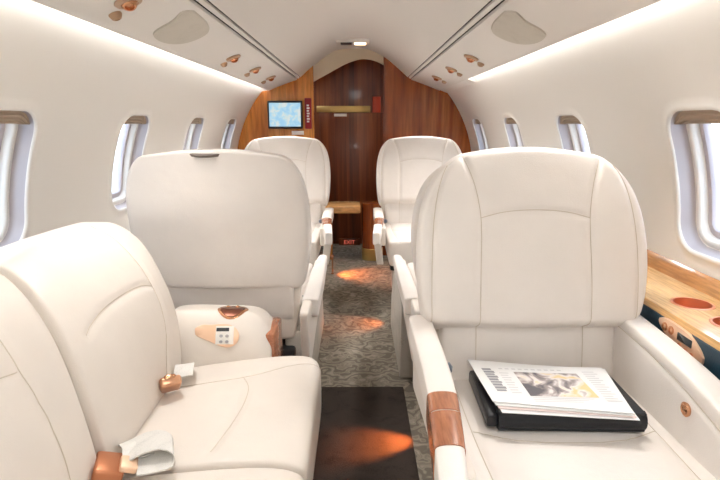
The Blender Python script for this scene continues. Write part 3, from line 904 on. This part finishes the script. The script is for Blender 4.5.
# ------------------------------------------------------------------ folder and newspaper
FZ = .4295
t = thing('folder', 'thick black leather folder lying on the near right seat', 'folder', (.43, .975, FZ), math.radians(-1.5))
fx0, fx1, fy0, fy1 = -.140, .138, -.093, .085
def cover(name, z0, z1, mat, ins, bev):
    return box(name, (fx0 + ins, fy0 + ins, z0), (fx1 - ins, fy1 - ins, z1), mat, t, bev, 3)
cover('back_cover', 0, .008, 'black', 0, .003)
box('page_block', (fx0 + .006, fy0 + .008, .008), (fx1 - .006, fy1 - .006, .030), 'paper', t, .002)
cover('front_cover', .030, .039, 'black', 0, .003)
# rounded spine along the front edge
sp = [(fy0 + .012 - .016 * math.sin(a), .0195 - .0195 * math.cos(a)) for a in np.linspace(0, PI, 12)]
prism('spine', sp + [(fy0 + .012, .039), (fy0 + .012, 0)], 0, fx0, fx1, 'black', t)
prism('elastic_flap', [(fy0 + .004, .004), (fy1 + .012, .002), (fy1 + .012, .032), (fy0 + .03, .034), (fy0 + .004, .028)], 0, fx0 - .022, fx0 + .002, 'black', t, .006)

NZ = FZ + .0395
t = thing('newspaper', 'folded newspaper with a colour picture lying on the black folder', 'newspaper', (.424, .972, NZ), math.radians(-3)); t.scale = (1.07, 1.07, 1)
def page(name, pts, z, mat, th=.0012, curl=.004, sag=0):
    # bilinear patch of 4 corners with a slight wave
    n, m = 16, 10; V, F = [], []
    p00, p10, p11, p01 = [Vector((*p, 0)) for p in pts]
    for dz in (0, th):
        for j in range(m + 1):
            for i_ in range(n + 1):
                u, v = i_ / n, j / m
                p = (p00 * (1 - u) + p10 * u) * (1 - v) + (p01 * (1 - u) + p11 * u) * v
                V.append((p.x, p.y, z + dz + curl * (math.sin(u * 5 + v * 2) * .3 + .3) * v + sag * max(0, .12 - v)))
    k = (n + 1) * (m + 1)
    for j in range(m):
        for i_ in range(n):
            a = j * (n + 1) + i_
            F.append([a, a + 1, a + n + 2, a + n + 1][::-1]); F.append([k + a, k + a + 1, k + a + n + 2, k + a + n + 1])
    rim_ = [i_ for i_ in range(n + 1)] + [j * (n + 1) + n for j in range(1, m + 1)] + [m * (n + 1) + i_ for i_ in range(n - 1, -1, -1)] + [j * (n + 1) for j in range(m - 1, 0, -1)]
    for a, b in zip(rim_, rim_[1:] + rim_[:1]): F.append([a, b, k + b, k + a])
    return mesh(name, V, F, mat, t, sm=40)
page('inner_page', [(-.118, -.090), (.112, -.104), (.122, .075), (-.140, .082)], .0005, 'paper')
page('inner_page', [(-.122, -.080), (.108, -.100), (.120, .078), (-.143, .086)], .0030, 'paper_pink')
page('inner_page', [(-.126, -.074), (.104, -.098), (.120, .080), (-.146, .090)], .0055, 'paper')
pg = page('front_page', [(-.130, -.066), (.106, -.096), (.122, .070), (-.150, .100)], .0080, 'paper', .0015, .004)
bm = bmesh.new(); bm.from_mesh(pg.data); NBV = BVHTree.FromBMesh(bm); bm.free()
def decal(name, quads, mat, lift=.0006):
    V, F = [], []
    for q in quads:
        b = len(V); n = 6
        for j in range(n + 1):
            for i_ in range(n + 1):
                u, v = i_ / n, j / n
                x = lerp(lerp(q[0][0], q[1][0], u), lerp(q[3][0], q[2][0], u), v); y = lerp(lerp(q[0][1], q[1][1], u), lerp(q[3][1], q[2][1], u), v)
                h = NBV.ray_cast(Vector((x, y, .2)), Vector((0, 0, -1)))
                V.append((x, y, (h[0].z if h[0] is not None else .012) + lift))
        for j in range(n):
            for i_ in range(n):
                a = b + j * (n + 1) + i_; F.append([a, a + 1, a + n + 2, a + n + 1])
    return mesh(name, V, F, mat, pg)
def rect(x0, y0, x1, y1, sk=0): return [(x0 + sk * y0, y0), (x1 + sk * y0, y0), (x1 + sk * y1, y1), (x0 + sk * y1, y1)]
# masthead runs up the left side as a column of illegible heavy strokes
mh = []
y = -.030
for k in range(9):
    hgt = .0085 if k % 3 else .0065
    mh.append(rect(-.119, y, -.101 + .003 * (k % 2), y + hgt, -.16)); y += hgt + .0025
decal('masthead', mh, 'ink')
decal('picture', [rect(-.062, -.045, .062, .048, -.10)], 'picture')
tx = []
for k in range(12):
    xx = -.085 + (k % 3) * .006
for k in range(10): tx.append(rect(-.088 + .013 * k, .058, -.080 + .013 * k, .063, -.1))
for k in range(14):
    yy = -.058 + k * .0085
    tx.append(rect(.073, yy, .100 - .004 * (k % 3), yy + .0035, -.05))
for k in range(9):
    yy = -.036 + k * .0095
    tx.append(rect(-.092, yy, -.074 - .003 * (k % 2), yy + .0035, -.1))
for k in range(3): tx.append(rect(-.06, -.052 - .006 * k, .05 - .012 * k, -.050 - .006 * k, -.1))
decal('body_text', tx, 'ink_light')

# ------------------------------------------------------------------ low aisle lamps, added to cast the warm floor streaks
def added_lamp(loc, aimv, label, e, sz=44, name='added_floor_light'):
    t = thing(name, label, 'light', loc, 0, 'added lights low beside the aisle')
    d = (Vector(aimv) - Vector(loc)).normalized()
    lathe('housing', [(0, -.012), (.014, -.012), (.016, .004), (.012, .006), (.010, .003), (0, .003)], 'copper', t, (0, 0, 0), d, 16)
    lathe('lens', [(0, .003), (.0095, .003), (.006, .0055), (0, .006)], 'spotlens', t, (0, 0, 0), d, 14)
    lathe('stem', [(0, -loc[2]), (.011, -loc[2]), (.011, -loc[2] + .004), (.005, -loc[2] + .007), (.005, -.008), (0, -.006)], 'copper', t, (0, 0, 0), (0, 0, 1), 12)
    l = light('added_floor_lamp', 'SPOT', Vector((0, 0, 0)) + d * .012, e, (1, .24, .05), None, spot_size=math.radians(sz), spot_blend=.9, shadow_soft_size=.008)
    l.parent = t; l.rotation_euler = d.to_track_quat('-Z', 'Y').to_euler()

added_lamp((.290, 1.50, .085), (.05, 1.475, .0), 'added warm light low beside the aisle, lighting the dark mat', 17, 50)
added_lamp((.212, 2.54, .10), (.02, 2.50, .0), 'added warm light low beside the aisle at the far end of the club seats', 2.2, 80)
added_lamp((-.148, 3.42, .12), (.04, 3.40, .0), 'added warm light low on the left before the doorway', 6, 105)
# ------------------------------------------------------------------ outside
g = struct(box('ground', (-160, -160, -1.45), (160, 160, -1.40), 'concrete', bev=0))
t = thing('hangar', 'pale hangar building outside the right windows', 'building', (60, 25, -1.40))
prism('wall', [(55, -1.4), (90, -1.4), (90, 7), (72, 11), (55, 7)], 1, -25, 75, 'hangar', t, 0, world=True)
box('door', (54.85, 0, -1.4), (55.1, 18, 4.5), 'hangar_dark', t, 0, world=True)
box('door', (54.85, 26, -1.4), (55.1, 44, 4.5), 'hangar_dark', t, 0, world=True)

W = bpy.data.worlds.new('sky'); S.world = W; W.use_nodes = True; nt = W.node_tree; nt.nodes.clear()
wo = nt.nodes.new('ShaderNodeOutputWorld'); bg = nt.nodes.new('ShaderNodeBackground')
tc = nt.nodes.new('ShaderNodeTexCoord'); sx = nt.nodes.new('ShaderNodeSeparateXYZ'); nt.links.new(tc.outputs['Generated'], sx.inputs[0])
rp = ramp(nt, [(.0, (.95, .97, 1)), (.25, (.86, .93, 1)), (.8, (.62, .80, 1))]); nt.links.new(sx.outputs[2], rp.inputs[0])
nt.links.new(rp.outputs[0], bg.inputs[0]); bg.inputs[1].default_value = 3.6; nt.links.new(bg.outputs[0], wo.inputs[0])

# ------------------------------------------------------------------ lamps of the cabin and added fill lamps
for s in (-1, 1):
    for y in (.15, 1.30, 2.35, 2.83, 3.33):  # the aftmost pair is added front fill without fixtures
        light('reading_lamp', 'SPOT', (s * .50, y, psu(.50) - .03), 9, (1, .96, .92), (s * .40, y - .25, .4), spot_size=math.radians(120), spot_blend=1, shadow_soft_size=.05)
light('dome_lamp', 'SPOT', (0.04, 3.56, 1.49), 6, (1, .80, .58), (0, 3.9, .2), spot_size=math.radians(120), spot_blend=1, shadow_soft_size=.12)

for y in (-.45, .12):  # lamps added out of view to fill the surfaces facing aft
    t = thing('ceiling_light', 'round dome lamp added in the aft ceiling behind the viewpoint for fill', 'light', (0, y, 1.522), 0, 'added aft fill lamps')
    lathe('bezel', [(0, .012), (.075, .012), (.08, .0), (.07, -.004), (.066, 0), (0, 0)], 'ceil', t)
    light('dome_lamp', 'SPOT', (0, y, 1.50), 10, (1, .98, .96), (0, y + .35, .6), spot_size=math.radians(165), spot_blend=1, shadow_soft_size=.10)
# ------------------------------------------------------------------ camera
cam = bpy.data.cameras.new('camera'); co = bpy.data.objects.new('camera', cam); COL.objects.link(co)
cam.sensor_width = 36; cam.lens = 520 / 720 * 36; cam.clip_start = .02; cam.clip_end = 500
co.location = (.02, 0, 1.0)
co.rotation_euler = (PI / 2 - math.atan2(116, 520), 0, -math.radians(.33))
S.camera = co
S.view_settings.view_transform = 'Standard'; S.view_settings.look = 'None'
S.view_settings.exposure = .92; S.view_settings.gamma = 1; S.view_settings.use_curve_mapping = False
S.cycles.max_bounces = 14; S.cycles.diffuse_bounces = 8; S.cycles.transparent_max_bounces = 12
S.cycles.use_denoising = True
